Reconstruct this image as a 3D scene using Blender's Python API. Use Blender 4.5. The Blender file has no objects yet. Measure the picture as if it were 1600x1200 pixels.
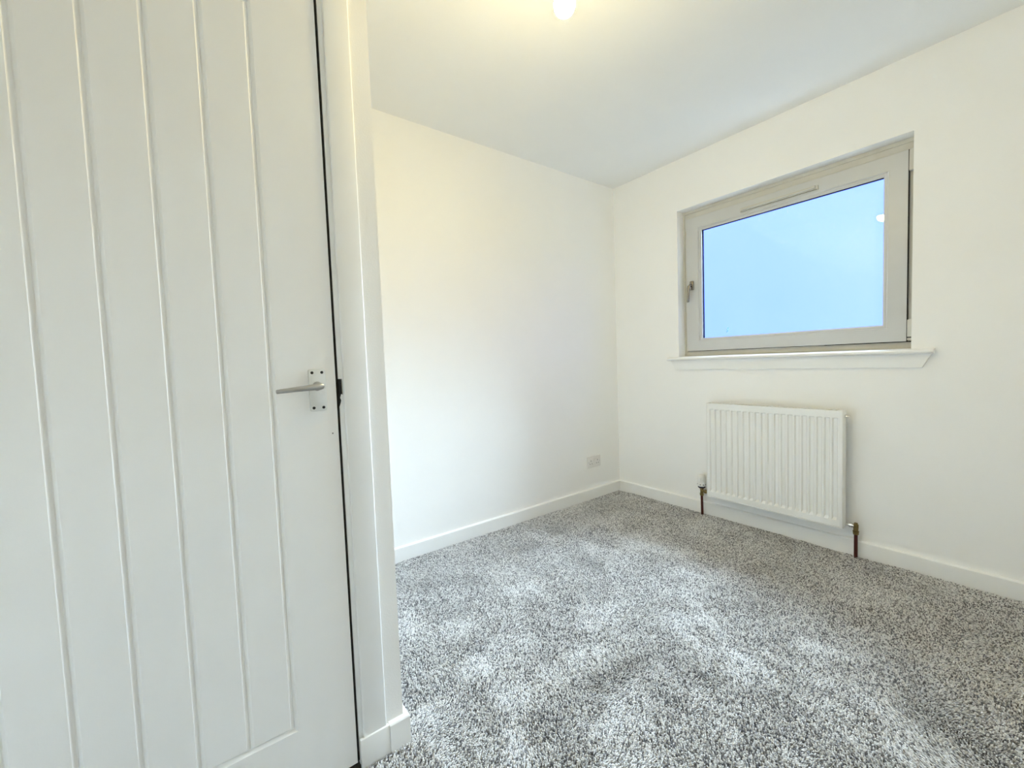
import bpy, bmesh, math, random
import numpy as np
from mathutils import Vector, Matrix

random.seed(7)
scene = bpy.context.scene
COL = scene.collection
PI = math.pi

# ------------------------------------------------------------------ camera
cam_d = bpy.data.cameras.new('camera')
cam_d.sensor_fit = 'HORIZONTAL'; cam_d.sensor_width = 36.0
cam_d.lens = 648.995 / 1600.0 * 36.0
cam_d.clip_start = 0.02; cam_d.clip_end = 500
cam = bpy.data.objects.new('camera', cam_d); COL.objects.link(cam)
_yaw, _pitch, _roll = math.radians(53.3797), math.radians(-2.9821), math.radians(-2.0772)
_f = Vector((-math.sin(_yaw) * math.cos(_pitch), math.cos(_yaw) * math.cos(_pitch), math.sin(_pitch)))
_r = Vector((math.cos(_yaw), math.sin(_yaw), 0)); _u = _r.cross(_f)
_x = _r * math.cos(_roll) + _u * math.sin(_roll)
_y = _u * math.cos(_roll) - _r * math.sin(_roll)
cam.matrix_world = Matrix(((_x.x, _y.x, -_f.x, 2.1800), (_x.y, _y.y, -_f.y, -2.6809),
                           (_x.z, _y.z, -_f.z, 1.0649), (0, 0, 0, 1)))
scene.camera = cam

# ------------------------------------------------------------------ sky, sun, exposure
SKY_STRENGTH = 1.0
SUN_STRENGTH = 42.5
BULB_STRENGTH = 590.0
world = bpy.data.worlds.new('sky'); scene.world = world; world.use_nodes = True
nt = world.node_tree; nt.nodes.clear()
wo = nt.nodes.new('ShaderNodeOutputWorld'); bg = nt.nodes.new('ShaderNodeBackground')
tc = nt.nodes.new('ShaderNodeTexCoord'); sp = nt.nodes.new('ShaderNodeSeparateXYZ')
nz = nt.nodes.new('ShaderNodeTexNoise'); nz.inputs['Scale'].default_value = 1.6; nz.inputs['Detail'].default_value = 3
ma = nt.nodes.new('ShaderNodeMath'); ma.operation = 'MULTIPLY_ADD'
ma.inputs[1].default_value = 0.9; ma.inputs[2].default_value = -0.1
rp = nt.nodes.new('ShaderNodeValToRGB')
rp.color_ramp.elements[0].position = 0.2; rp.color_ramp.elements[0].color = (0.42, 0.77, 3.4, 1)
rp.color_ramp.elements[1].position = 0.75; rp.color_ramp.elements[1].color = (0.70, 1.05, 3.4, 1)
gr = nt.nodes.new('ShaderNodeValToRGB')
gr.color_ramp.elements[0].position = 0.495; gr.color_ramp.elements[0].color = (0, 0, 0, 1)
gr.color_ramp.elements[1].position = 0.505; gr.color_ramp.elements[1].color = (1, 1, 1, 1)
hf = nt.nodes.new('ShaderNodeMath'); hf.operation = 'MULTIPLY_ADD'; hf.inputs[1].default_value = 0.5; hf.inputs[2].default_value = 0.5
mx = nt.nodes.new('ShaderNodeMix'); mx.data_type = 'RGBA'
mx.inputs['A'].default_value = (0.16, 0.18, 0.16, 1)
L = nt.links.new
L(tc.outputs['Generated'], sp.inputs[0]); L(tc.outputs['Generated'], nz.inputs['Vector'])
L(nz.outputs[0], ma.inputs[0]); L(ma.outputs[0], rp.inputs[0])
L(sp.outputs['Z'], hf.inputs[0]); L(hf.outputs[0], gr.inputs[0]); L(gr.outputs[0], mx.inputs['Factor'])
L(rp.outputs[0], mx.inputs['B']); L(mx.outputs['Result'], bg.inputs['Color'])
bg.inputs['Strength'].default_value = SKY_STRENGTH
L(bg.outputs[0], wo.inputs['Surface'])

# the sun behind thin cloud: a broad soft light coming in over the window from its far side
sun_d = bpy.data.lights.new('hazy_sun', 'SUN'); sun_d.energy = SUN_STRENGTH
sun_d.color = (0.64, 0.83, 1.0); sun_d.angle = math.radians(58)
sun = bpy.data.objects.new('hazy_sun', sun_d); COL.objects.link(sun)
_sd = Vector((-0.007, -0.829, -0.559)).normalized()
sun.rotation_euler = _sd.to_track_quat('-Z', 'Y').to_euler(); sun.location = (6, 6, 6)

scene.view_settings.view_transform = 'Standard'; scene.view_settings.look = 'None'
scene.view_settings.gamma = 1.0; scene.view_settings.use_curve_mapping = False
scene.view_settings.exposure = -0.05
scene.cycles.max_bounces = 16; scene.cycles.diffuse_bounces = 10; scene.cycles.glossy_bounces = 4
scene.cycles.transparent_max_bounces = 12
scene.cycles.sample_clamp_indirect = 60.0
scene.cycles.use_denoising = True

# ------------------------------------------------------------------ materials
def mat(name, color, rough=0.5, metal=0.0, bump=0.0, scale=200.0, spec=0.5, vary=0.0, vscale=6.0, detail=3.0):
    m = bpy.data.materials.new(name); m.use_nodes = True
    n = m.node_tree.nodes; l = m.node_tree.links; b = n['Principled BSDF']
    b.inputs['Base Color'].default_value = (*color, 1); b.inputs['Roughness'].default_value = rough
    b.inputs['Metallic'].default_value = metal; b.inputs['Specular IOR Level'].default_value = spec
    t = n.new('ShaderNodeTexCoord')
    if bump:
        z = n.new('ShaderNodeTexNoise'); z.inputs['Scale'].default_value = scale; z.inputs['Detail'].default_value = detail
        bp = n.new('ShaderNodeBump'); bp.inputs['Strength'].default_value = bump; bp.inputs['Distance'].default_value = 0.001
        l.new(t.outputs['Object'], z.inputs['Vector']); l.new(z.outputs[0], bp.inputs['Height']); l.new(bp.outputs[0], b.inputs['Normal'])
    if vary:
        z2 = n.new('ShaderNodeTexNoise'); z2.inputs['Scale'].default_value = vscale; z2.inputs['Detail'].default_value = 4
        r = n.new('ShaderNodeValToRGB')
        r.color_ramp.elements[0].position = 0.3; r.color_ramp.elements[1].position = 0.7
        r.color_ramp.elements[0].color = (*[c * (1 - vary) for c in color], 1)
        r.color_ramp.elements[1].color = (*[min(1, c * (1 + vary)) for c in color], 1)
        l.new(t.outputs['Object'], z2.inputs['Vector']); l.new(z2.outputs[0], r.inputs[0]); l.new(r.outputs[0], b.inputs['Base Color'])
    return m

M = {}
M['wall'] = mat('wall_paint', (0.93, 0.925, 0.905), 0.75, bump=0.25, scale=260, vary=0.008, vscale=3)
M['ceiling'] = mat('ceiling_paint', (0.90, 0.90, 0.885), 0.85, bump=0.25, scale=220, vary=0.008, vscale=3)
M['trim'] = mat('satin_trim_paint', (0.90, 0.90, 0.88), 0.38, bump=0.04, scale=60, vary=0.01)
M['door'] = mat('door_paint', (0.92, 0.92, 0.905), 0.42, bump=0.06, scale=330, vary=0.01, vscale=4)
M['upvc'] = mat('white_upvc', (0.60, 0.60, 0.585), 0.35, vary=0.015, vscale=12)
M['upvc_old'] = mat('aged_upvc', (0.62, 0.60, 0.54), 0.45, vary=0.03, vscale=18)
M['rad'] = mat('radiator_enamel', (0.86, 0.86, 0.835), 0.32, vary=0.008)
M['alu'] = mat('satin_aluminium', (0.50, 0.50, 0.49), 0.30, 1.0, bump=0.05, scale=400, vary=0.03, vscale=60)
M['plate_alu'] = mat('anodised_plate', (0.74, 0.75, 0.74), 0.45, 0.8, bump=0.05, scale=500, vary=0.03, vscale=50)
M['nickel'] = mat('polished_nickel', (0.34, 0.31, 0.26), 0.18, 1.0, vary=0.04, vscale=80)
M['chrome'] = mat('chrome', (0.80, 0.79, 0.77), 0.10, 1.0, vary=0.02, vscale=90)
M['brass'] = mat('aged_brass', (0.26, 0.19, 0.08), 0.34, 1.0, vary=0.2, vscale=90)
M['copper'] = mat('dull_red_copper_pipe', (0.075, 0.014, 0.012), 0.42, 0.35, vary=0.25, vscale=60)
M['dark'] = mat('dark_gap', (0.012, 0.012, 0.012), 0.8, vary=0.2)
M['rubber'] = mat('black_gasket', (0.012, 0.014, 0.03), 0.95, vary=0.2, spec=0.0)
M['socket'] = mat('socket_plastic', (0.80, 0.775, 0.755), 0.35, vary=0.01)
M['backing'] = mat('carpet_backing', (0.10, 0.10, 0.105), 0.95, bump=0.5, scale=300, vary=0.4, vscale=150)
M['render'] = mat('outside_render', (0.55, 0.53, 0.50), 0.9, bump=0.5, scale=120, vary=0.06)
M['slot'] = mat('brown_slot', (0.20, 0.18, 0.14), 0.8, vary=0.2, vscale=40)
M['cord'] = mat('white_flex', (0.8, 0.8, 0.78), 0.5, vary=0.01)
M['smudge'] = mat('dried_dirt', (0.10, 0.22, 0.40), 0.8, vary=0.3, vscale=200)

# thin window glass: clear transmission with a weak mirror reflection
g = bpy.data.materials.new('window_glass'); g.use_nodes = True
n = g.node_tree.nodes; n.clear()
go = n.new('ShaderNodeOutputMaterial'); gm = n.new('ShaderNodeMixShader'); gt = n.new('ShaderNodeBsdfTransparent')
gg = n.new('ShaderNodeBsdfGlossy'); gg.inputs['Roughness'].default_value = 0.0; gf = n.new('ShaderNodeFresnel'); gf.inputs['IOR'].default_value = 1.45
gt.inputs['Color'].default_value = (0.985, 0.995, 0.995, 1)
g.node_tree.links.new(gf.outputs[0], gm.inputs[0]); g.node_tree.links.new(gt.outputs[0], gm.inputs[1])
g.node_tree.links.new(gg.outputs[0], gm.inputs[2]); g.node_tree.links.new(gm.outputs[0], go.inputs['Surface'])
M['glass'] = g

# glowing opal bulb
e = bpy.data.materials.new('lit_bulb'); e.use_nodes = True
b = e.node_tree.nodes['Principled BSDF']
b.inputs['Base Color'].default_value = (0.9, 0.88, 0.82, 1)
b.inputs['Emission Color'].default_value = (1.0, 0.83, 0.40, 1); b.inputs['Emission Strength'].default_value = BULB_STRENGTH
M['bulb'] = e

# carpet yarn: fleck shade stored per tuft
c = bpy.data.materials.new('carpet_yarn'); c.use_nodes = True
n = c.node_tree.nodes; l = c.node_tree.links; b = n['Principled BSDF']
at = n.new('ShaderNodeAttribute'); at.attribute_name = 'fleck'
cr = n.new('ShaderNodeValToRGB'); cr.color_ramp.interpolation = 'LINEAR'
els = cr.color_ramp.elements
els[0].position = 0.0; els[0].color = (0.12, 0.12, 0.135, 1)
els[1].position = 1.0; els[1].color = (0.94, 0.93, 0.925, 1)
for p, v in ((0.22, (0.22, 0.22, 0.23)), (0.42, (0.55, 0.545, 0.545)), (0.75, (0.84, 0.83, 0.825))):
    q = els.new(p); q.color = (*v, 1)
l.new(at.outputs['Fac'], cr.inputs[0]); l.new(cr.outputs[0], b.inputs['Base Color'])
b.inputs['Roughness'].default_value = 0.8; b.inputs['Specular IOR Level'].default_value = 0.25
b.inputs['Sheen Weight'].default_value = 0.3; b.inputs['Sheen Roughness'].default_value = 0.4
M['yarn'] = c

# ------------------------------------------------------------------ helpers
def obj(name, bm, m, parent=None, smooth=False, loc=None):
    me = bpy.data.meshes.new(name); bm.to_mesh(me); bm.free()
    me.materials.append(M[m])
    if smooth:
        for p in me.polygons: p.use_smooth = True
        me.set_sharp_from_angle(angle=math.radians(35))
    o = bpy.data.objects.new(name, me); COL.objects.link(o)
    if parent is not None:
        o.parent = parent
        o.matrix_parent_inverse = Matrix.Translation(root_of(parent)).inverted() if parent.type == 'EMPTY' else Matrix()
    return o

def root_of(o):
    return o.location

def empty(name, loc):
    o = bpy.data.objects.new(name, None); o.empty_display_size = 0.05
    o.location = loc; COL.objects.link(o); return o

def tag(o, label=None, cat=None, group=None, kind=None):
    if label: o['label'] = label
    if cat: o['category'] = cat
    if group: o['group'] = group
    if kind: o['kind'] = kind
    return o

def BM(): return bmesh.new()

def box(bm, x0, x1, y0, y1, z0, z1, bev=0.0, seg=2):
    b2 = bmesh.new()
    r = bmesh.ops.create_cube(b2, size=1)
    for v in b2.verts:
        v.co = ((x0 + x1) / 2 + v.co.x * (x1 - x0), (y0 + y1) / 2 + v.co.y * (y1 - y0), (z0 + z1) / 2 + v.co.z * (z1 - z0))
    if bev: bmesh.ops.bevel(b2, geom=b2.edges[:], offset=bev, segments=seg, affect='EDGES', profile=0.5)
    merge(bm, b2); return bm

def merge(bm, b2):
    me = bpy.data.meshes.new('t'); b2.to_mesh(me); b2.free(); bm.from_mesh(me); bpy.data.meshes.remove(me)

def prism(bm, pts, axis, a0, a1):
    """extrude a 2-D outline along axis; pts are the other two coordinates in xyz order"""
    def v3(p, a):
        if axis == 0: return (a, p[0], p[1])
        if axis == 1: return (p[0], a, p[1])
        return (p[0], p[1], a)
    A = [bm.verts.new(v3(p, a0)) for p in pts]; B = [bm.verts.new(v3(p, a1)) for p in pts]
    k = len(pts)
    fs = [bm.faces.new(A), bm.faces.new(B)]
    for i in range(k): fs.append(bm.faces.new((A[i], A[(i + 1) % k], B[(i + 1) % k], B[i])))
    bmesh.ops.recalc_face_normals(bm, faces=fs); return bm

def tube(bm, path, radii, n=16, flat=1.0, up=Vector((0, 0, 1))):
    """a round bar along a path; flat squashes it along the up direction"""
    path = [Vector(p) for p in path]
    if not hasattr(radii, '__len__'): radii = [radii] * len(path)
    rings = []
    for i, p in enumerate(path):
        d = (path[min(i + 1, len(path) - 1)] - path[max(i - 1, 0)]).normalized()
        a = up if abs(d.dot(up)) < 0.95 else Vector((1, 0, 0))
        s = d.cross(a).normalized(); t = s.cross(d).normalized()
        rings.append([bm.verts.new(p + s * math.cos(2 * PI * k / n) * radii[i] + t * math.sin(2 * PI * k / n) * radii[i] * flat) for k in range(n)])
    fs = []
    for A, B in zip(rings, rings[1:]):
        for k in range(n): fs.append(bm.faces.new((A[k], A[(k + 1) % n], B[(k + 1) % n], B[k])))
    fs.append(bm.faces.new(rings[0])); fs.append(bm.faces.new(rings[-1]))
    bmesh.ops.recalc_face_normals(bm, faces=fs); return bm

def lathe(bm, origin, axis, prof, n=24):
    """profile of (distance along axis, radius)"""
    o = Vector(origin); ax = Vector(axis).normalized()
    a = Vector((0, 0, 1)) if abs(ax.z) < 0.9 else Vector((1, 0, 0))
    s = ax.cross(a).normalized(); t = ax.cross(s)
    rings = [[bm.verts.new(o + ax * h + (s * math.cos(2 * PI * k / n) + t * math.sin(2 * PI * k / n)) * r) for k in range(n)] for h, r in prof]
    fs = []
    for A, B in zip(rings, rings[1:]):
        for k in range(n): fs.append(bm.faces.new((A[k], A[(k + 1) % n], B[(k + 1) % n], B[k])))
    fs.append(bm.faces.new(rings[0])); fs.append(bm.faces.new(rings[-1]))
    bmesh.ops.recalc_face_normals(bm, faces=fs); return bm

def frame_xz(bm, x0, x1, z0, z1, w, y0, y1, chamfer=0.0):
    """a mitred rectangular frame in the x-z plane; w = (left, right, bottom, top); chamfer slopes its inner edge at y0"""
    l_, r_, b_, t_ = w
    out = [(x0, z0), (x1, z0), (x1, z1), (x0, z1)]
    inn = [(x0 + l_, z0 + b_), (x1 - r_, z0 + b_), (x1 - r_, z1 - t_), (x0 + l_, z1 - t_)]
    c_ = chamfer
    mid = [(x0 + l_ - c_, z0 + b_ - c_), (x1 - r_ + c_, z0 + b_ - c_), (x1 - r_ + c_, z1 - t_ + c_), (x0 + l_ - c_, z1 - t_ + c_)]
    rings = [[(p[0], y1, p[1]) for p in out], [(p[0], y0, p[1]) for p in out], [(p[0], y0, p[1]) for p in mid]]
    if c_: rings.append([(p[0], y0 + c_ * 0.8, p[1]) for p in inn])
    rings.append([(p[0], y1, p[1]) for p in inn])
    R_ = [[bm.verts.new(p) for p in r] for r in rings]
    fs = []
    for i in range(len(R_)):
        A, B = R_[i], R_[(i + 1) % len(R_)]
        for k in range(4): fs.append(bm.faces.new((A[k], A[(k + 1) % 4], B[(k + 1) % 4], B[k])))
    bmesh.ops.recalc_face_normals(bm, faces=fs); return bm

# ------------------------------------------------------------------ room shell
H = 2.40
RX, RY = 2.75, -3.45           # far wall faces behind and beside the camera
WX0, WX1, WZ0, WZ1 = 0.544, 1.732, 1.040, 2.060   # window opening
CX, CY = 1.064, -2.281         # cupboard block: door face plane and outer corner
DY0, DY1 = -3.165, -2.4035     # door lining opening along the cupboard face
DZ1 = 2.03

bm = BM(); box(bm, -0.2, RX + 0.2, RY - 0.2, 0.3, -0.15, -0.008)
tag(obj('floor', bm, 'backing'), kind='structure', label='floor under the flecked grey carpet')
bm = BM(); box(bm, -0.2, RX + 0.2, RY - 0.2, 0.3, H, H + 0.15)
tag(obj('ceiling', bm, 'ceiling'), kind='structure', label='plain matt white ceiling above the window wall')
bm = BM()
box(bm, -0.2, WX0, 0, 0.30, -0.15, H); box(bm, WX1, RX + 0.2, 0, 0.30, -0.15, H)
box(bm, WX0, WX1, 0, 0.30, -0.15, WZ0 - 0.005); box(bm, WX0, WX1, 0, 0.30, WZ1, H)
tag(obj('wall_back', bm, 'wall'), kind='structure', label='cream white wall with the window and radiator')
bm = BM(); box(bm, -0.2, 0, RY - 0.2, 0, -0.15, H)
tag(obj('wall_left', bm, 'wall'), kind='structure', label='plain white wall carrying the double socket')
bm = BM(); box(bm, RX, RX + 0.2, RY - 0.2, 0, -0.15, H)
tag(obj('wall_right', bm, 'wall'), kind='structure', label='plain white wall opposite the double socket')
bm = BM(); box(bm, 0, RX, RY - 0.2, RY, -0.15, H)
tag(obj('wall_front', bm, 'wall'), kind='structure', label='plain white wall opposite the window')
# cupboard walls: return to the left wall and the face with the door opening
bm = BM()
box(bm, 0, CX - 0.1, CY - 0.1, CY, -0.15, H)
box(bm, CX - 0.1, CX, DY1 + 0.022, CY, -0.15, H)
box(bm, CX - 0.1, CX, DY0 - 0.022, DY1 + 0.022, DZ1 + 0.022, H)
box(bm, CX - 0.1, CX, RY, DY0 - 0.022, -0.15, H)
tag(obj('wall_cupboard', bm, 'wall'), kind='structure', label='white cupboard wall around the plank door')

# skirting boards
BT, BH = 0.016, 0.0765
def skirt_profile(d):          # outline (distance from wall, height)
    return [(0, -0.02), (d, -0.02), (d, BH - 0.0035), (d - 0.002, BH - 0.0008), (d - 0.005, BH + 0.0003), (0, BH + 0.002)]
bm = BM(); prism(bm, [(-a, z) for a, z in skirt_profile(BT)], 0, 0.0, RX)
tag(obj('baseboard_back', bm, 'trim', smooth=True), kind='structure', label='white skirting board under the radiator')
bm = BM(); prism(bm, skirt_profile(BT), 1, CY, -BT)
tag(obj('baseboard_left', bm, 'trim', smooth=True), kind='structure', label='white skirting board below the double socket')
bm = BM(); prism(bm, [(RX - a, z) for a, z in skirt_profile(BT)], 1, RY, -BT)
tag(obj('baseboard_right', bm, 'trim', smooth=True), kind='structure', label='white skirting board opposite the double socket')
bm = BM(); prism(bm, [(RY + a, z) for a, z in skirt_profile(BT)], 0, CX, RX - BT)
tag(obj('baseboard_front', bm, 'trim', smooth=True), kind='structure', label='white skirting board opposite the window')

# short skirting that wraps the cupboard corner, with a thinner piece over the architrave foot
sk = empty('baseboard_cupboard', (CX, CY, 0)); tag(sk, kind='structure', label='white skirting wrapped round the cupboard corner')
bm = BM()
def ring_l(d, z): return [(CX + d, -2.3245, z), (CX + d, CY + d * 0.9, z), (0.0, CY + d * 0.9, z)]
lv = [ring_l(BT, -0.02), ring_l(BT, BH - 0.003), ring_l(BT - 0.0025, BH), ring_l(0.0, BH + 0.001), ring_l(0.0, -0.02)]
V = [[bm.verts.new(p) for p in r] for r in lv]
fs = []
for i in range(len(V)):
    A, B = V[i], V[(i + 1) % len(V)]
    for k in range(2): fs.append(bm.faces.new((A[k], A[k + 1], B[k + 1], B[k])))
fs.append(bm.faces.new([r[0] for r in V])); fs.append(bm.faces.new([r[2] for r in V]))
bmesh.ops.recalc_face_normals(bm, faces=fs)
obj('skirting_return', bm, 'trim', sk)
bm = BM(); box(bm, CX + 0.002, CX + 0.0135, -2.4035, -2.3245, -0.02, BH + 0.001, 0.0025)
obj('plinth_strip', bm, 'trim', sk, smooth=True)

# door lining and architrave
tr = empty('trim_1', (CX, DY1, 0)); tag(tr, kind='structure', label='white door lining and flat architrave around the plank door')
AF = CX + 0.0085               # architrave face
bm = BM()
box(bm, CX - 0.1, CX - 0.001, DY1, DY1 + 0.022, 0, DZ1, 0.002)
obj('jamb', bm, 'trim', tr, smooth=True)
bm = BM(); box(bm, CX - 0.1, CX - 0.001, DY0 - 0.022, DY0, 0, DZ1, 0.002); obj('jamb', bm, 'trim', tr, smooth=True)
bm = BM(); box(bm, CX - 0.1, CX - 0.001, DY0 - 0.022, DY1 + 0.022, DZ1, DZ1 + 0.022, 0.002); obj('head', bm, 'trim', tr, smooth=True)
bm = BM(); box(bm, CX - 0.002, AF, -2.393, -2.3305, -0.01, DZ1 + 0.07, 0.0035, 3); obj('architrave', bm, 'trim', tr, smooth=True)
bm = BM(); box(bm, CX - 0.002, AF, DY0 - 0.073, DY0 - 0.0105, -0.01, DZ1 + 0.07, 0.0035, 3); obj('architrave', bm, 'trim', tr, smooth=True)
bm = BM(); box(bm, CX - 0.002, AF, DY0 - 0.0105, -2.393, DZ1 + 0.0085, DZ1 + 0.07, 0.0035, 3); obj('architrave', bm, 'trim', tr, smooth=True)
bm = BM()                       # door stop, deep in the lining
box(bm, CX - 0.062, CX - 0.048, DY1 - 0.012, DY1, 0, DZ1); obj('door_stop', bm, 'dark', tr)
bm = BM(); box(bm, CX - 0.030, CX - 0.0045, DY1 - 0.0062, DY1 - 0.0002, 0.012, DZ1); obj('door_gap_shade', bm, 'dark', tr)  # added black strip stands in for the shade inside the door gap
# chipped rebate for the latch keep
bm = BM(); box(bm, CX - 0.03, CX + 0.0005, DY1 - 0.0008, DY1 + 0.0068, 0.999, 1.0385, 0.001)
prism(bm, [(DY1 - 0.0008, 0.999), (DY1 + 0.0045, 0.999), (DY1 + 0.002, 0.990), (DY1 + 0.0042, 0.983), (DY1 + 0.001, 0.972), (DY1 - 0.0008, 0.968)], 0, CX - 0.03, CX + 0.0002)
ke = obj('latch_recess', bm, 'dark', tr); tag(ke, 'dark chipped latch recess in the door lining')
bm = BM(); box(bm, CX - 0.02, CX + 0.0012, DY1 + 0.0070, DY1 + 0.0088, 0.998, 1.0385, 0.0005); obj('keep_plate', bm, 'nickel', tr)

# ------------------------------------------------------------------ plank door
dr = empty('door_1', (CX, DY1 - 0.006, 0.012)); tag(dr, kind='structure', label='white grooved plank cupboard door with lever handle')
DE, DH, DB, DT = DY1 - 0.0068, DY0 + 0.003, 0.012, 2.026
GY = [-2.552 - 0.091 * k for k in range(6)]       # groove centres
GB, GT = 0.186, 1.895                              # horizontal groove centres
ch, gd, hw = 0.0066, 0.0066, 0.0072                # chamfer width, groove depth, half groove width
def slab_yz(bm, y0, y1, z0, z1, sides):
    """door piece in the y-z plane whose chosen sides (y0 y1 z0 z1) slope down into a groove"""
    a = [ch if s else 0.0008 for s in sides]
    face = [(y0 + a[0], z0 + a[2]), (y1 - a[1], z0 + a[2]), (y1 - a[1], z1 - a[3]), (y0 + a[0], z1 - a[3])]
    rim = [(y0, z0), (y1, z0), (y1, z1), (y0, z1)]
    xr = CX - gd
    A = [bm.verts.new((CX, *p)) for p in face]; B = [bm.verts.new((xr, *p)) for p in rim]; Cc = [bm.verts.new((CX - 0.014, *p)) for p in rim]
    fs = [bm.faces.new(A), bm.faces.new(Cc)]
    for P, Q in ((A, B), (B, Cc)):
        for k in range(4): fs.append(bm.faces.new((P[k], P[(k + 1) % 4], Q[(k + 1) % 4], Q[k])))
    bmesh.ops.recalc_face_normals(bm, faces=fs); return bm
bm = BM(); box(bm, CX - 0.040, CX - 0.0074, DH, DE, DB, DT); obj('door_core', bm, 'door', dr)
bm = BM()                       # moulded surround: stiles and rails in one skin, sloping into the grooves
o4 = [(DH, DB), (DE, DB), (DE, DT), (DH, DT)]
i0, i1 = GY[-1] - 0.001, GY[0] + 0.001
in4 = [(i0, GB - 0.001), (i1, GB - 0.001), (i1, GT + 0.001), (i0, GT + 0.001)]
md4 = [(i0 - ch, GB - 0.001 - ch), (i1 + ch, GB - 0.001 - ch), (i1 + ch, GT + 0.001 + ch), (i0 - ch, GT + 0.001 + ch)]
rg = [[bm.verts.new((xv, *p)) for p in q] for xv, q in ((CX - 0.014, o4), (CX, o4), (CX, md4), (CX - gd, in4), (CX - 0.014, in4))]
fs = []
for k in range(5):
    A, B = rg[k], rg[(k + 1) % 5]
    for q in range(4): fs.append(bm.faces.new((A[q], A[(q + 1) % 4], B[(q + 1) % 4], B[q])))
bmesh.ops.recalc_face_normals(bm, faces=fs)
obj('surround', bm, 'door', dr)
for k in range(5):
    obj('plank', slab_yz(BM(), GY[k + 1] + 0.001, GY[k] - 0.001, GB + 0.001, GT - 0.001, (1, 1, 1, 1)), 'door', dr)
bm = BM(); lathe(bm, (CX - 0.001, -2.4243, 0.9015), (1, 0, 0), [(0, 0.0016), (0.0013, 0.0016)], 10)
obj('screw_hole', bm, 'dark', dr)

# lever handle on its back plate
PY0, PY1, PZ0, PZ1 = -2.4735, -2.4345, 0.9615, 1.0655
bm = BM()
def rrect(y0, y1, z0, z1, r, n_=6):
    out = []
    for cy_, cz_, a0 in ((y1 - r, z1 - r, 0), (y0 + r, z1 - r, 90), (y0 + r, z0 + r, 180), (y1 - r, z0 + r, 270)):
        for k in range(n_ + 1):
            a_ = math.radians(a0 + 90 * k / n_); out.append((cy_ + r * math.cos(a_), cz_ + r * math.sin(a_)))
    return out
lv_p = [(CX - 0.0005, 0.0), (CX + 0.0032, 0.0), (CX + 0.0042, 0.0004), (CX + 0.0046, 0.0014)]
rg = [[bm.verts.new((xv, *p)) for p in rrect(PY0 + q, PY1 - q, PZ0 + q, PZ1 - q, 0.005 - q)] for xv, q in lv_p]
fs = [bm.faces.new(rg[0]), bm.faces.new(rg[-1])]
for A, B in zip(rg, rg[1:]):
    for k in range(len(A)): fs.append(bm.faces.new((A[k], A[(k + 1) % len(A)], B[(k + 1) % len(A)], B[k])))
bmesh.ops.recalc_face_normals(bm, faces=fs)
ha = obj('handle', bm, 'plate_alu', dr, smooth=True); tag(ha, 'satin aluminium lever handle on a short plate')
hc = (PY0 + PY1) / 2
for yy in (hc - 0.0112, hc + 0.0112):
    for zz in (PZ0 + 0.0085, PZ1 - 0.0085):
        bm = BM(); lathe(bm, (CX + 0.0028, yy, zz), (1, 0, 0), [(0, 0.0030), (0.0018, 0.0036), (0.0020, 0.0036), (0.0021, 0.0020)], 14)
        obj('screw', bm, 'dark', ha, smooth=True)
bm = BM(); lathe(bm, (CX + 0.004, -2.4545, 1.0235), (1, 0, 0), [(0, 0.0115), (0.003, 0.0112), (0.008, 0.0092), (0.026, 0.0082), (0.034, 0.0078)], 24)
obj('boss', bm, 'alu', ha, smooth=True)
pts, rad = [], []
p0, p1 = Vector((CX + 0.041, -2.4495, 1.0242)), Vector((CX + 0.043, -2.5500, 1.0170))
for s, r in ((-0.03, 0.001), (-0.022, 0.0042), (-0.005, 0.0068), (0.03, 0.0080), (0.10, 0.0084), (0.25, 0.0079), (0.45, 0.0070), (0.65, 0.0063), (0.85, 0.0057), (0.975, 0.0053), (0.995, 0.0043), (1.0, 0.002)):
    pts.append(p0.lerp(p1, s)); rad.append(r)
bm = BM(); tube(bm, pts, rad, 20, 0.92)
obj('lever', bm, 'alu', ha, smooth=True)

# ------------------------------------------------------------------ window
wn = empty('window_1', ((WX0 + WX1) / 2, 0.08, WZ0)); tag(wn, kind='structure', label='white single sash window above the radiator')
FY = 0.080
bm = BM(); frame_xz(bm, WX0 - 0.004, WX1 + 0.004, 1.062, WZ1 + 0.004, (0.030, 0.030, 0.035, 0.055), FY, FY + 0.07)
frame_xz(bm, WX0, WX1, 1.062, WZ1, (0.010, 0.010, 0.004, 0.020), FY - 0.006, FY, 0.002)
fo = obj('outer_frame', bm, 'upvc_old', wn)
# opening sash, its glazing bead and gasket
SX0, SX1, SZ0, SZ1 = 0.572, 1.7035, 1.098, 2.003
GX0, GX1, GZ0, GZ1 = 0.676, 1.6125, 1.184, 1.911
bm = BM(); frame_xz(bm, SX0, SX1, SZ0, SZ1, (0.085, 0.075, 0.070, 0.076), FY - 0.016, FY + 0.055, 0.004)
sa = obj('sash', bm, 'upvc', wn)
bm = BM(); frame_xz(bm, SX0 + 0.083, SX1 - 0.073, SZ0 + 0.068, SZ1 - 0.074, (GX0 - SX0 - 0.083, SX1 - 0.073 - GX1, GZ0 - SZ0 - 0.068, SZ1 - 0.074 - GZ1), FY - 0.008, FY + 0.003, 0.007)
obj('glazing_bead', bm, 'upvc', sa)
bm = BM(); frame_xz(bm, GX0 - 0.004, GX1 + 0.004, GZ0 - 0.004, GZ1 + 0.004, (0.0042, 0.0042, 0.0042, 0.0042), FY + 0.0015, FY + 0.024)
obj('gasket', bm, 'rubber', sa)
bm = BM(); box(bm, GX0, GX1, FY + 0.0040, FY + 0.0041, GZ0, GZ1)
bm.faces.ensure_lookup_table()
for f_ in [f_ for f_ in bm.faces if f_.calc_center_median().y > FY + 0.00405 or abs(f_.normal.y) < 0.5]: bm.faces.remove(f_)
obj('pane', bm, 'glass', wn)
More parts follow.
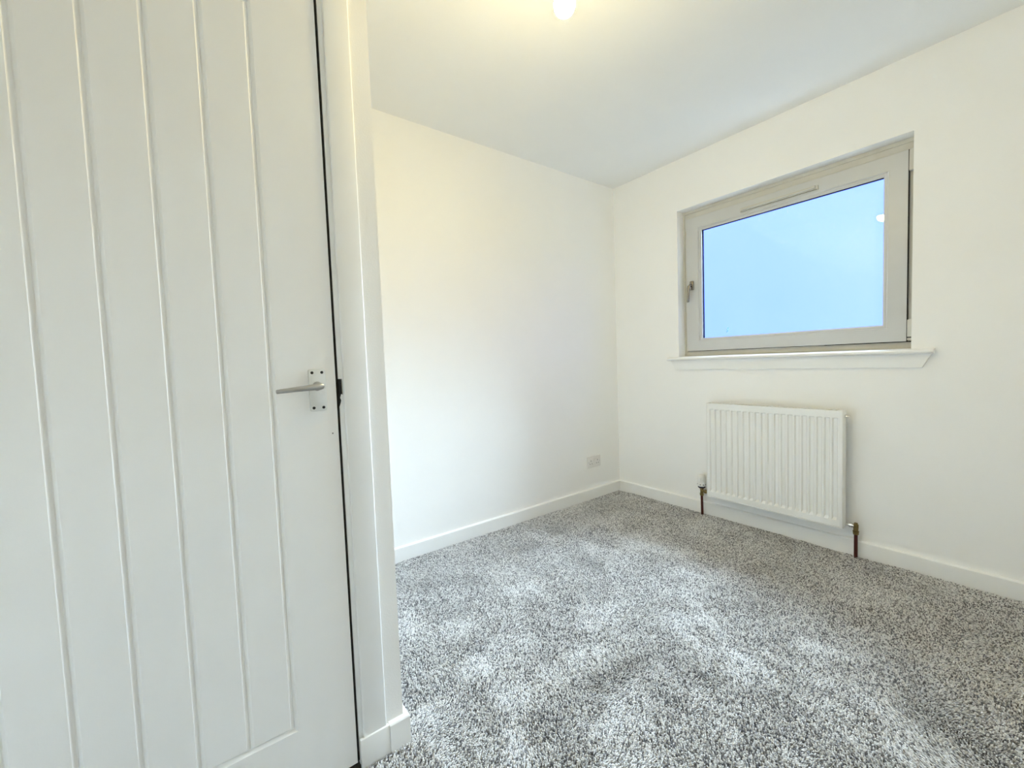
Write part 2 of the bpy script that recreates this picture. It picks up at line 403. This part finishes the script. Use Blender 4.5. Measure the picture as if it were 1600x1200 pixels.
bm = BM(); vv = [bm.verts.new(p) for p in ((GX0, FY + 0.0225, GZ0), (GX1, FY + 0.0225, GZ0), (GX1, FY + 0.0225, GZ1), (GX0, FY + 0.0225, GZ1))]; bm.faces.new(vv)
po = obj('pane', bm, 'glass', wn)
bm = BM()
for (dx, dz, r) in ((0, 0, 0.0055), (-0.004, -0.012, 0.0045), (-0.006, -0.024, 0.004), (0.006, -0.010, 0.0025), (-0.003, -0.018, 0.004)):
    lathe(bm, (0.834 + dx, FY + 0.0210, 1.238 + dz), (0, 1, 0), [(0, r), (0.001, r * 1.05)], 10)
tag(obj('dirt_mark', bm, 'smudge', po), 'small faint dirt mark on the glass')
# slotted vent along the top of the sash
bm = BM(); box(bm, 0.935, 1.345, FY - 0.0260, FY - 0.015, 1.942, 1.966, 0.003); ve = obj('trickle_vent', bm, 'upvc_old', wn, smooth=True)
bm = BM(); box(bm, 0.945, 1.335, FY - 0.0370, FY - 0.025, 1.9505, 1.9590, 0.0018); obj('slider', bm, 'upvc_old', ve, smooth=True)
bm = BM(); box(bm, 0.940, 1.340, FY - 0.0264, FY - 0.0200, 1.9430, 1.9462); obj('slot', bm, 'slot', ve)  # thin dark brownish strip along the vent's lower edge
bm = BM(); box(bm, 1.318, 1.334, FY - 0.0410, FY - 0.025, 1.9500, 1.9640, 0.0015); obj('slider_knob', bm, 'upvc_old', ve, smooth=True)
# espagnolette handle
hx = 0.612
bm = BM(); box(bm, hx - 0.013, hx + 0.015, FY - 0.030, FY - 0.015, 1.516, 1.578, 0.006, 3)
wh = obj('window_handle', bm, 'nickel', wn, smooth=True); tag(wh, 'polished metal window handle hanging down')
bm = BM(); tube(bm, [(hx, FY - 0.028, 1.549), (hx, FY - 0.044, 1.548), (hx - 0.001, FY - 0.056, 1.540), (hx - 0.003, FY - 0.060, 1.522), (hx - 0.006, FY - 0.058, 1.496), (hx - 0.009, FY - 0.055, 1.465), (hx - 0.010, FY - 0.054, 1.436), (hx - 0.010, FY - 0.054, 1.433)],
               [0.011, 0.011, 0.0115, 0.011, 0.0095, 0.009, 0.0085, 0.006], 16, 0.8, Vector((0, 1, 0)))
obj('lever', bm, 'nickel', wh, smooth=True)
# hinge covers; added dark strips stand in for shade in the sash gaps
bm = BM(); box(bm, SX1 - 0.001, SX1 + 0.0035, FY - 0.0155, FY - 0.002, SZ0, SZ1 + 0.001); obj('sash_gap_shade', bm, 'dark', wn)
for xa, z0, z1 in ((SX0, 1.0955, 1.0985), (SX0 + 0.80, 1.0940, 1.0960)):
    bm = BM(); box(bm, xa, SX1 + 0.020, FY - 0.0130, FY - 0.001, z0, z1); obj('sash_gap_shade', bm, 'dark', wn)
for z0, z1 in ((1.101, 1.203), (1.902, 2.000)):
    bm = BM(); box(bm, SX1 + 0.0042, WX1 - 0.004, FY - 0.030, FY - 0.006, z0, z1, 0.004); hi = obj('hinge', bm, 'upvc_old', wn, smooth=True)
    if z0 < 1.5:
        bm = BM(); box(bm, SX1 + 0.0040, WX1 - 0.0035, FY - 0.0305, FY - 0.006, z0 + 0.012, z0 + 0.018, 0.001); obj('hinge_gap', bm, 'dark', hi)

# inner sill board with rounded nosing and moulded apron
bm = BM()
nose = [(FY + 0.02, 1.036), (-0.028, 1.036), (-0.0345, 1.0375), (-0.039, 1.0415), (-0.0405, 1.047), (-0.039, 1.0525), (-0.0345, 1.0565), (-0.026, 1.0585), (FY + 0.02, 1.064)]
prism(bm, [p for p in nose], 0, WX0 + 0.0005, WX1 - 0.0005)
ends = [(0.0, 1.036)] + nose[1:-1] + [(0.0, 1.060)]
prism(bm, ends, 0, 0.472, WX0 + 0.0005); prism(bm, ends, 0, WX1 - 0.0005, 1.812)
bmesh.ops.remove_doubles(bm, verts=bm.verts[:], dist=0.00001)
si = obj('window_sill', bm, 'trim', wn, smooth=True)
bm = BM()                       # apron: hollow moulding, its ends returning inwards to the foot
rows = [(1.037, 0.019, 0.484, 1.806), (1.030, 0.0175, 0.490, 1.800), (1.020, 0.0155, 0.497, 1.794), (1.008, 0.0140, 0.504, 1.788), (0.990, 0.0130, 0.513, 1.780), (0.975, 0.0125, 0.521, 1.773), (0.972, 0.0115, 0.523, 1.771)]
F_ = [(bm.verts.new((a, -d, z)), bm.verts.new((b_, -d, z)), bm.verts.new((a, 0.001, z)), bm.verts.new((b_, 0.001, z))) for z, d, a, b_ in rows]
fs = []
for P, Q in zip(F_, F_[1:]):
    fs += [bm.faces.new((P[0], P[1], Q[1], Q[0])), bm.faces.new((P[2], P[0], Q[0], Q[2])), bm.faces.new((P[1], P[3], Q[3], Q[1])), bm.faces.new((P[3], P[2], Q[2], Q[3]))]
for P in (F_[0], F_[-1]): fs.append(bm.faces.new((P[0], P[1], P[3], P[2])))
bmesh.ops.recalc_face_normals(bm, faces=fs)
obj('apron', bm, 'trim', si, smooth=True)
# outer sill
bm = BM(); prism(bm, [(FY + 0.06, 1.040), (0.345, 1.025), (0.345, 1.045), (FY + 0.06, 1.066)], 0, WX0 + 0.001, WX1 - 0.001)
obj('outer_sill', bm, 'render', wn)

# ------------------------------------------------------------------ radiator
RX0, RX1, RZ0, RZ1, RF, RB = 0.784, 1.498, 0.153, 0.755, -0.093, -0.037
ra = empty('radiator', ((RX0 + RX1) / 2, -0.06, 0)); tag(ra, 'white ribbed panel radiator with pipes, on wall under window', 'radiator')
NCH = 20
px0, px1 = RX0 + 0.0045, RX1 - 0.0045
pitch = (px1 - px0 - 0.024) / NCH
xs = [(px0, 0)]; x = px0 + 0.012
for k in range(NCH):
    a = x + k * pitch
    xs += [(a + 0.14 * pitch, 0), (a + 0.30 * pitch, 1), (a + 0.74 * pitch, 1), (a + 0.90 * pitch, 0)]
xs.append((px1, 0))
zs = [(RZ0 + 0.002, 0), (RZ0 + 0.032, 0), (RZ0 + 0.046, 1), (RZ1 - 0.0385, 1), (RZ1 - 0.034, 0), (RZ1 - 0.004, 0)]
bm = BM(); DEPTH = 0.0090
G = [[bm.verts.new((a, RF + DEPTH * fa * fz, z)) for a, fa in xs] for z, fz in zs]
fs = []
for r0, r1 in zip(G, G[1:]):
    for i in range(len(xs) - 1): fs.append(bm.faces.new((r0[i], r0[i + 1], r1[i + 1], r1[i])))
# fold the panel edges back to give it thickness
rim = G[0] + [r[-1] for r in G[1:]] + G[-1][-2::-1] + [r[0] for r in G[-2:0:-1]]
back = [bm.verts.new((v.co.x, RF + 0.016, v.co.z)) for v in rim]
for i in range(len(rim)): fs.append(bm.faces.new((rim[i], rim[(i + 1) % len(rim)], back[(i + 1) % len(rim)], back[i])))
fs.append(bm.faces.new(back))
bmesh.ops.recalc_face_normals(bm, faces=fs)
obj('front_panel', bm, 'rad', ra)
for a, b_ in ((RX0, RX0 + 0.0035), (RX1 - 0.0035, RX1)):
    bm = BM(); box(bm, a, b_, RF - 0.0012, RB, RZ0 - 0.004, RZ1 + 0.003, 0.0012)
    if a > 1.2: box(bm, b_ - 0.012, b_ - 0.0030, RF - 0.0012, RF + 0.003, RZ0 - 0.004, RZ1 + 0.003, 0.0012)
    else: box(bm, a + 0.003, a + 0.006, RF - 0.0012, RF + 0.003, RZ0 - 0.004, RZ1 + 0.003, 0.0012)
    obj('side_panel', bm, 'rad', ra, smooth=True)
bm = BM(); box(bm, RX0 + 0.004, RX1 - 0.004, RF - 0.0008, RF + 0.006, RZ0 - 0.005, RZ0 + 0.001, 0.001); obj('bottom_lip', bm, 'rad', ra)
bm = BM()
box(bm, RX0 + 0.004, RX1 - 0.004, RF + 0.001, RF + 0.005, RZ1 - 0.005, RZ1 + 0.003, 0.001)
box(bm, RX0 + 0.004, RX1 - 0.004, RB - 0.004, RB, RZ1 - 0.005, RZ1 + 0.003, 0.001)
tg = obj('top_grille', bm, 'rad', ra)
sl = None
for k in range(30):
    a = RX0 + 0.016 + k * (RX1 - RX0 - 0.040) / 29
    if sl is None:
        bm = BM(); box(bm, a, a + 0.011, RF + 0.005, RB - 0.004, RZ1 - 0.001, RZ1 + 0.0015); sl = obj('grille_bar', bm, 'rad', tg)
    else:
        o = sl.copy(); COL.objects.link(o); o.location.x = k * (RX1 - RX0 - 0.040) / 29
# convector fins: folded sheet behind the panel
bm = BM(); zig = []
xx = RX0 + 0.03; k = 0
while xx < RX1 - 0.03:
    zig.append((xx, RF + 0.018 if k % 4 in (0, 1) else RB - 0.008)); xx += 0.004 if k % 2 else 0.012; k += 1
A = [bm.verts.new((p[0], p[1], RZ0 + 0.04)) for p in zig]; B = [bm.verts.new((p[0], p[1], RZ1 - 0.04)) for p in zig]
for i in range(len(zig) - 1): bm.faces.new((A[i], A[i + 1], B[i + 1], B[i]))
obj('convector', bm, 'rad', ra)
for bx_ in (0.93, 1.36):
    bm = BM(); box(bm, bx_ - 0.015, bx_ + 0.015, RB - 0.002, -0.0005, 0.30, 0.68, 0.001); box(bm, bx_ - 0.008, bx_ + 0.008, RB - 0.03, RB, 0.26, 0.30, 0.001)
    obj('wall_bracket', bm, 'rad', ra)
# bleed valve at the top corner
bm = BM(); lathe(bm, (RX1, -0.062, 0.727), (1, 0, 0), [(0, 0.0095), (0.006, 0.0095), (0.0065, 0.0068), (0.013, 0.0065), (0.014, 0.004), (0.020, 0.004)], 18)
obj('bleed_valve', bm, 'chrome', ra, smooth=True)
# thermostatic valve
VX, VY = 0.722, -0.045
bm = BM()
lathe(bm, (VX, VY, 0.128), (0, 0, 1), [(0, 0.0115), (0.016, 0.0125), (0.017, 0.0095), (0.030, 0.0098), (0.046, 0.0108), (0.048, 0.0145), (0.056, 0.0145)], 12)
lathe(bm, (VX, VY, 0.161), (1, 0, 0), [(0, 0.0085), (0.022, 0.0085), (0.023, 0.0135), (0.038, 0.0135), (0.039, 0.0085), (RX0 - VX + 0.004, 0.0085)], 12)
va = obj('thermostatic_valve', bm, 'brass', ra, smooth=True)
bm = BM(); lathe(bm, (VX, VY, 0.182), (0, 0, 1), [(0, 0.019), (0.002, 0.0225), (0.009, 0.0235), (0.010, 0.021)], 24); obj('collar', bm, 'rubber', va, smooth=True)
bm = BM(); lathe(bm, (VX, VY, 0.192), (0, 0, 1), [(0, 0.0225), (0.003, 0.0250), (0.022, 0.0262), (0.030, 0.0255), (0.032, 0.0246), (0.034, 0.0255), (0.060, 0.0242), (0.072, 0.0215), (0.078, 0.016), (0.080, 0.004)], 28)
hd = obj('dial', bm, 'rad', va, smooth=True)
for k in range(8):
    an = math.radians(-80 + 42 * k)
    d = Vector((math.cos(an), math.sin(an), 0)); q = Vector((VX, VY, 0.206)) + d * 0.0245
    bm = BM(); lathe(bm, q, d, [(0, 0.0034), (0.0022, 0.0034)], 10); obj('vent_hole', bm, 'dark', hd)
    q = Vector((VX, VY, 0.240)) + d * 0.0236
    bm = BM(); tube(bm, [q + Vector((0, 0, -0.012)), q + Vector((0, 0, 0.010))], 0.0028, 8); obj('grip_rib', bm, 'rad', hd, smooth=True)
bm = BM(); tube(bm, [(VX + 0.002, VY, 0.0), (VX, VY, 0.132)], 0.0078, 16); obj('pipe', bm, 'copper', ra, smooth=True)
# lockshield valve
LX, LY = 1.540, -0.038
bm = BM()
lathe(bm, (LX, LY, 0.118), (0, 0, 1), [(0, 0.0120), (0.018, 0.0135), (0.019, 0.0100), (0.034, 0.0112), (0.052, 0.0112), (0.054, 0.0080), (0.060, 0.0078)], 12)
lv_ = obj('lockshield_valve', bm, 'brass', ra, smooth=True)
bm = BM()
lathe(bm, (LX - 0.004, LY, 0.161), (-1, 0, 0), [(0, 0.0080), (0.008, 0.0080), (0.009, 0.0125), (0.022, 0.0125), (0.023, 0.0082), (LX - RX1 + 0.002, 0.0082)], 14)
obj('valve_tail', bm, 'chrome', lv_, smooth=True)
bm = BM(); tube(bm, [(LX, LY, 0.0), (LX, LY, 0.122)], 0.0080, 16); obj('pipe', bm, 'copper', ra, smooth=True)

# ------------------------------------------------------------------ double socket on the left wall
SY, SZ = -0.306, 0.280
so = empty('wall_socket', (0, SY, SZ)); tag(so, 'pale grey plastic double wall socket above the skirting board', 'socket')
bm = BM(); box(bm, 0.0003, 0.009, SY - 0.073, SY + 0.073, SZ - 0.043, SZ + 0.043, 0.003, 3); obj('face_plate', bm, 'socket', so, smooth=True)
for s in (-1, 1):
    cy = SY + s * 0.036
    bm = BM(); box(bm, 0.0085, 0.0125, SY + s * 0.0125 - 0.0065, SY + s * 0.0125 + 0.0065, SZ + 0.006, SZ + 0.027, 0.0012); obj('switch_rocker', bm, 'socket', so, smooth=True)
    for dy, dz, w_, h_ in ((0, 0.010, 0.0022, 0.0045), (-0.011, -0.013, 0.0036, 0.0022), (0.011, -0.013, 0.0036, 0.0022)):
        bm = BM(); box(bm, 0.0080, 0.00925, cy + dy - w_ , cy + dy + w_, SZ + dz - h_, SZ + dz + h_, 0.0003, 1); obj('pin_hole', bm, 'dark', so)
    bm = BM(); lathe(bm, (0.0085, SY + s * 0.0603, SZ), (1, 0, 0), [(0, 0.0032), (0.0012, 0.0030)], 14); obj('screw', bm, 'alu', so, smooth=True)

# ------------------------------------------------------------------ pendant bulb
BX, BY, BZ = 1.2295, -1.7211, 2.155
pl = empty('pendant_lamp', (BX, BY, H)); tag(pl, 'lit bare bulb hanging on a short white cord from ceiling', 'lamp')
bm = BM(); lathe(bm, (BX, BY, H), (0, 0, -1), [(0, 0.040), (0.008, 0.040), (0.020, 0.030), (0.026, 0.010)], 28); obj('ceiling_rose', bm, 'cord', pl, smooth=True)
bm = BM(); tube(bm, [(BX, BY, H - 0.02), (BX, BY, BZ + 0.10)], 0.0032, 10); obj('cord', bm, 'cord', pl, smooth=True)
bm = BM(); lathe(bm, (BX, BY, BZ + 0.045), (0, 0, 1), [(0, 0.0165), (0.022, 0.0165), (0.024, 0.019), (0.045, 0.017), (0.062, 0.008)], 24); obj('lamp_holder', bm, 'cord', pl, smooth=True)
TC = 0.55 * PI                  # lit dome ends above its widest line; unseen collar added to cut upward light
bm = BM(); prof = []
for k in range(25):
    t_ = k / 24 * TC
    prof.append((-0.0325 * math.cos(t_), max(0.0006, 0.0325 * math.sin(t_))))
lathe(bm, (BX, BY, BZ), (0, 0, 1), prof, 32); bu = obj('bulb', bm, 'bulb', pl, smooth=True)
z0, r0 = prof[-1]
bm = BM(); lathe(bm, (BX, BY, BZ), (0, 0, 1), [(z0 + 0.0002, r0 - 0.003), (z0 + 0.0004, r0 + 0.0006), (z0 + 0.006, r0), (0.026, 0.0225), (0.038, 0.0150), (0.048, 0.0135)], 32)
obj('collar', bm, 'cord', bu, smooth=True)

# ------------------------------------------------------------------ carpet pile
rng = np.random.default_rng(3)
def lattice_noise(x, y, s, seed):
    r = np.random.default_rng(seed); n_ = 64; tab = r.random((n_, n_))
    u, v = x / s + 17.3, y / s + 29.1
    i, j = np.floor(u).astype(int), np.floor(v).astype(int); fu, fv = u - i, v - j
    fu = fu * fu * (3 - 2 * fu); fv = fv * fv * (3 - 2 * fv)
    g_ = lambda a, b: tab[a % n_, b % n_]
    return (g_(i, j) * (1 - fu) + g_(i + 1, j) * fu) * (1 - fv) + (g_(i, j + 1) * (1 - fu) + g_(i + 1, j + 1) * fu) * fv
STEP, COARSE, YN = 0.0044, 0.0085, -2.56        # tuft spacing, and a wider one behind the camera
def spots(y0, y1, st):
    a_, b_ = np.meshgrid(np.arange(BT + 0.001, RX - BT, st), np.arange(y0, y1, st))
    a_, b_ = a_.ravel(), b_.ravel()
    return a_ + rng.uniform(-0.5, 0.5, a_.size) * st, b_ + rng.uniform(-0.5, 0.5, a_.size) * st, np.full(a_.size, st / 0.0044)
gx, gy, gs = [np.concatenate(t_) for t_ in zip(spots(YN, -BT - 0.001, STEP), spots(RY + BT, YN, COARSE))]
keep = ~((gx < CX + BT + 0.001) & (gy < CY + BT)) & (gx > BT) & (gy < -BT)
for qx, qy in ((VX + 0.002, VY), (LX, LY)): keep &= (gx - qx) ** 2 + (gy - qy) ** 2 > 0.0095 ** 2
gx, gy, gs = gx[keep], gy[keep], gs[keep]; N = gx.size
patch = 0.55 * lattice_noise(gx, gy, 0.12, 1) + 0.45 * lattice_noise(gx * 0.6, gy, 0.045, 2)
ang0 = lattice_noise(gx, gy, 0.30, 4) * 2 * PI * 1.3
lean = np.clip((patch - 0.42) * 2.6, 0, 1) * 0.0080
h = 0.0085 + rng.normal(0, 0.0008, N) - lean * 0.25
ra_ = rng.uniform(0, 2 * PI, N); rm = rng.uniform(0, 0.0030, N)
tx = gx + np.cos(ang0) * lean + np.cos(ra_) * rm; ty = gy + np.sin(ang0) * lean + np.sin(ra_) * rm
wd = (0.0024 + rng.uniform(-0.0004, 0.0006, N)) * gs; tw = rng.uniform(0, 2 * PI, N)
V = np.zeros((N, 7, 3), np.float32)
for k in range(3):
    a = tw + k * 2 * PI / 3
    V[:, k, 0] = gx + np.cos(a) * wd; V[:, k, 1] = gy + np.sin(a) * wd; V[:, k, 2] = -0.0085
    a = a + 0.6
    V[:, 3 + k, 0] = gx * 0.4 + tx * 0.6 + np.cos(a) * wd * 1.0; V[:, 3 + k, 1] = gy * 0.4 + ty * 0.6 + np.sin(a) * wd * 1.0; V[:, 3 + k, 2] = -0.0085 + h * 0.86
V[:, 6, 0] = tx; V[:, 6, 1] = ty; V[:, 6, 2] = -0.0085 + h
np.clip(V[:, :, 1], RY + 0.001, -BT - 0.0002, out=V[:, :, 1]); np.clip(V[:, :, 0], BT + 0.0002, RX - BT, out=V[:, :, 0])
tri = []
for k in range(3):
    j = (k + 1) % 3
    tri += [(k, j, 3 + j), (k, 3 + j, 3 + k), (3 + k, 3 + j, 6)]
tri = np.array(tri, np.int32)
T = (tri[None] + (np.arange(N, dtype=np.int32) * 7)[:, None, None]).reshape(-1)
me = bpy.data.meshes.new('carpet_pile')
me.vertices.add(N * 7); me.vertices.foreach_set('co', V.ravel())
nf = T.size // 3
me.loops.add(T.size); me.loops.foreach_set('vertex_index', T)
me.polygons.add(nf); me.polygons.foreach_set('loop_start', np.arange(0, T.size, 3, dtype=np.int32)); me.polygons.foreach_set('loop_total', np.full(nf, 3, np.int32))
me.update(calc_edges=True)
fl = np.clip(rng.beta(1.05, 0.95, N) + (patch - 0.46) * 0.30, 0, 1)  # leaning patches get paler flecks: nap shading put into the yarn colour
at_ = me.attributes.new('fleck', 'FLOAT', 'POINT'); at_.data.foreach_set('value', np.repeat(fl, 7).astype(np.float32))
me.polygons.foreach_set('use_smooth', np.ones(nf, bool))
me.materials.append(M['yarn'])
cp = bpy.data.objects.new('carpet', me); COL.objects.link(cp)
tag(cp, 'grey flecked twist pile carpet covering the whole floor', 'carpet', kind='stuff')
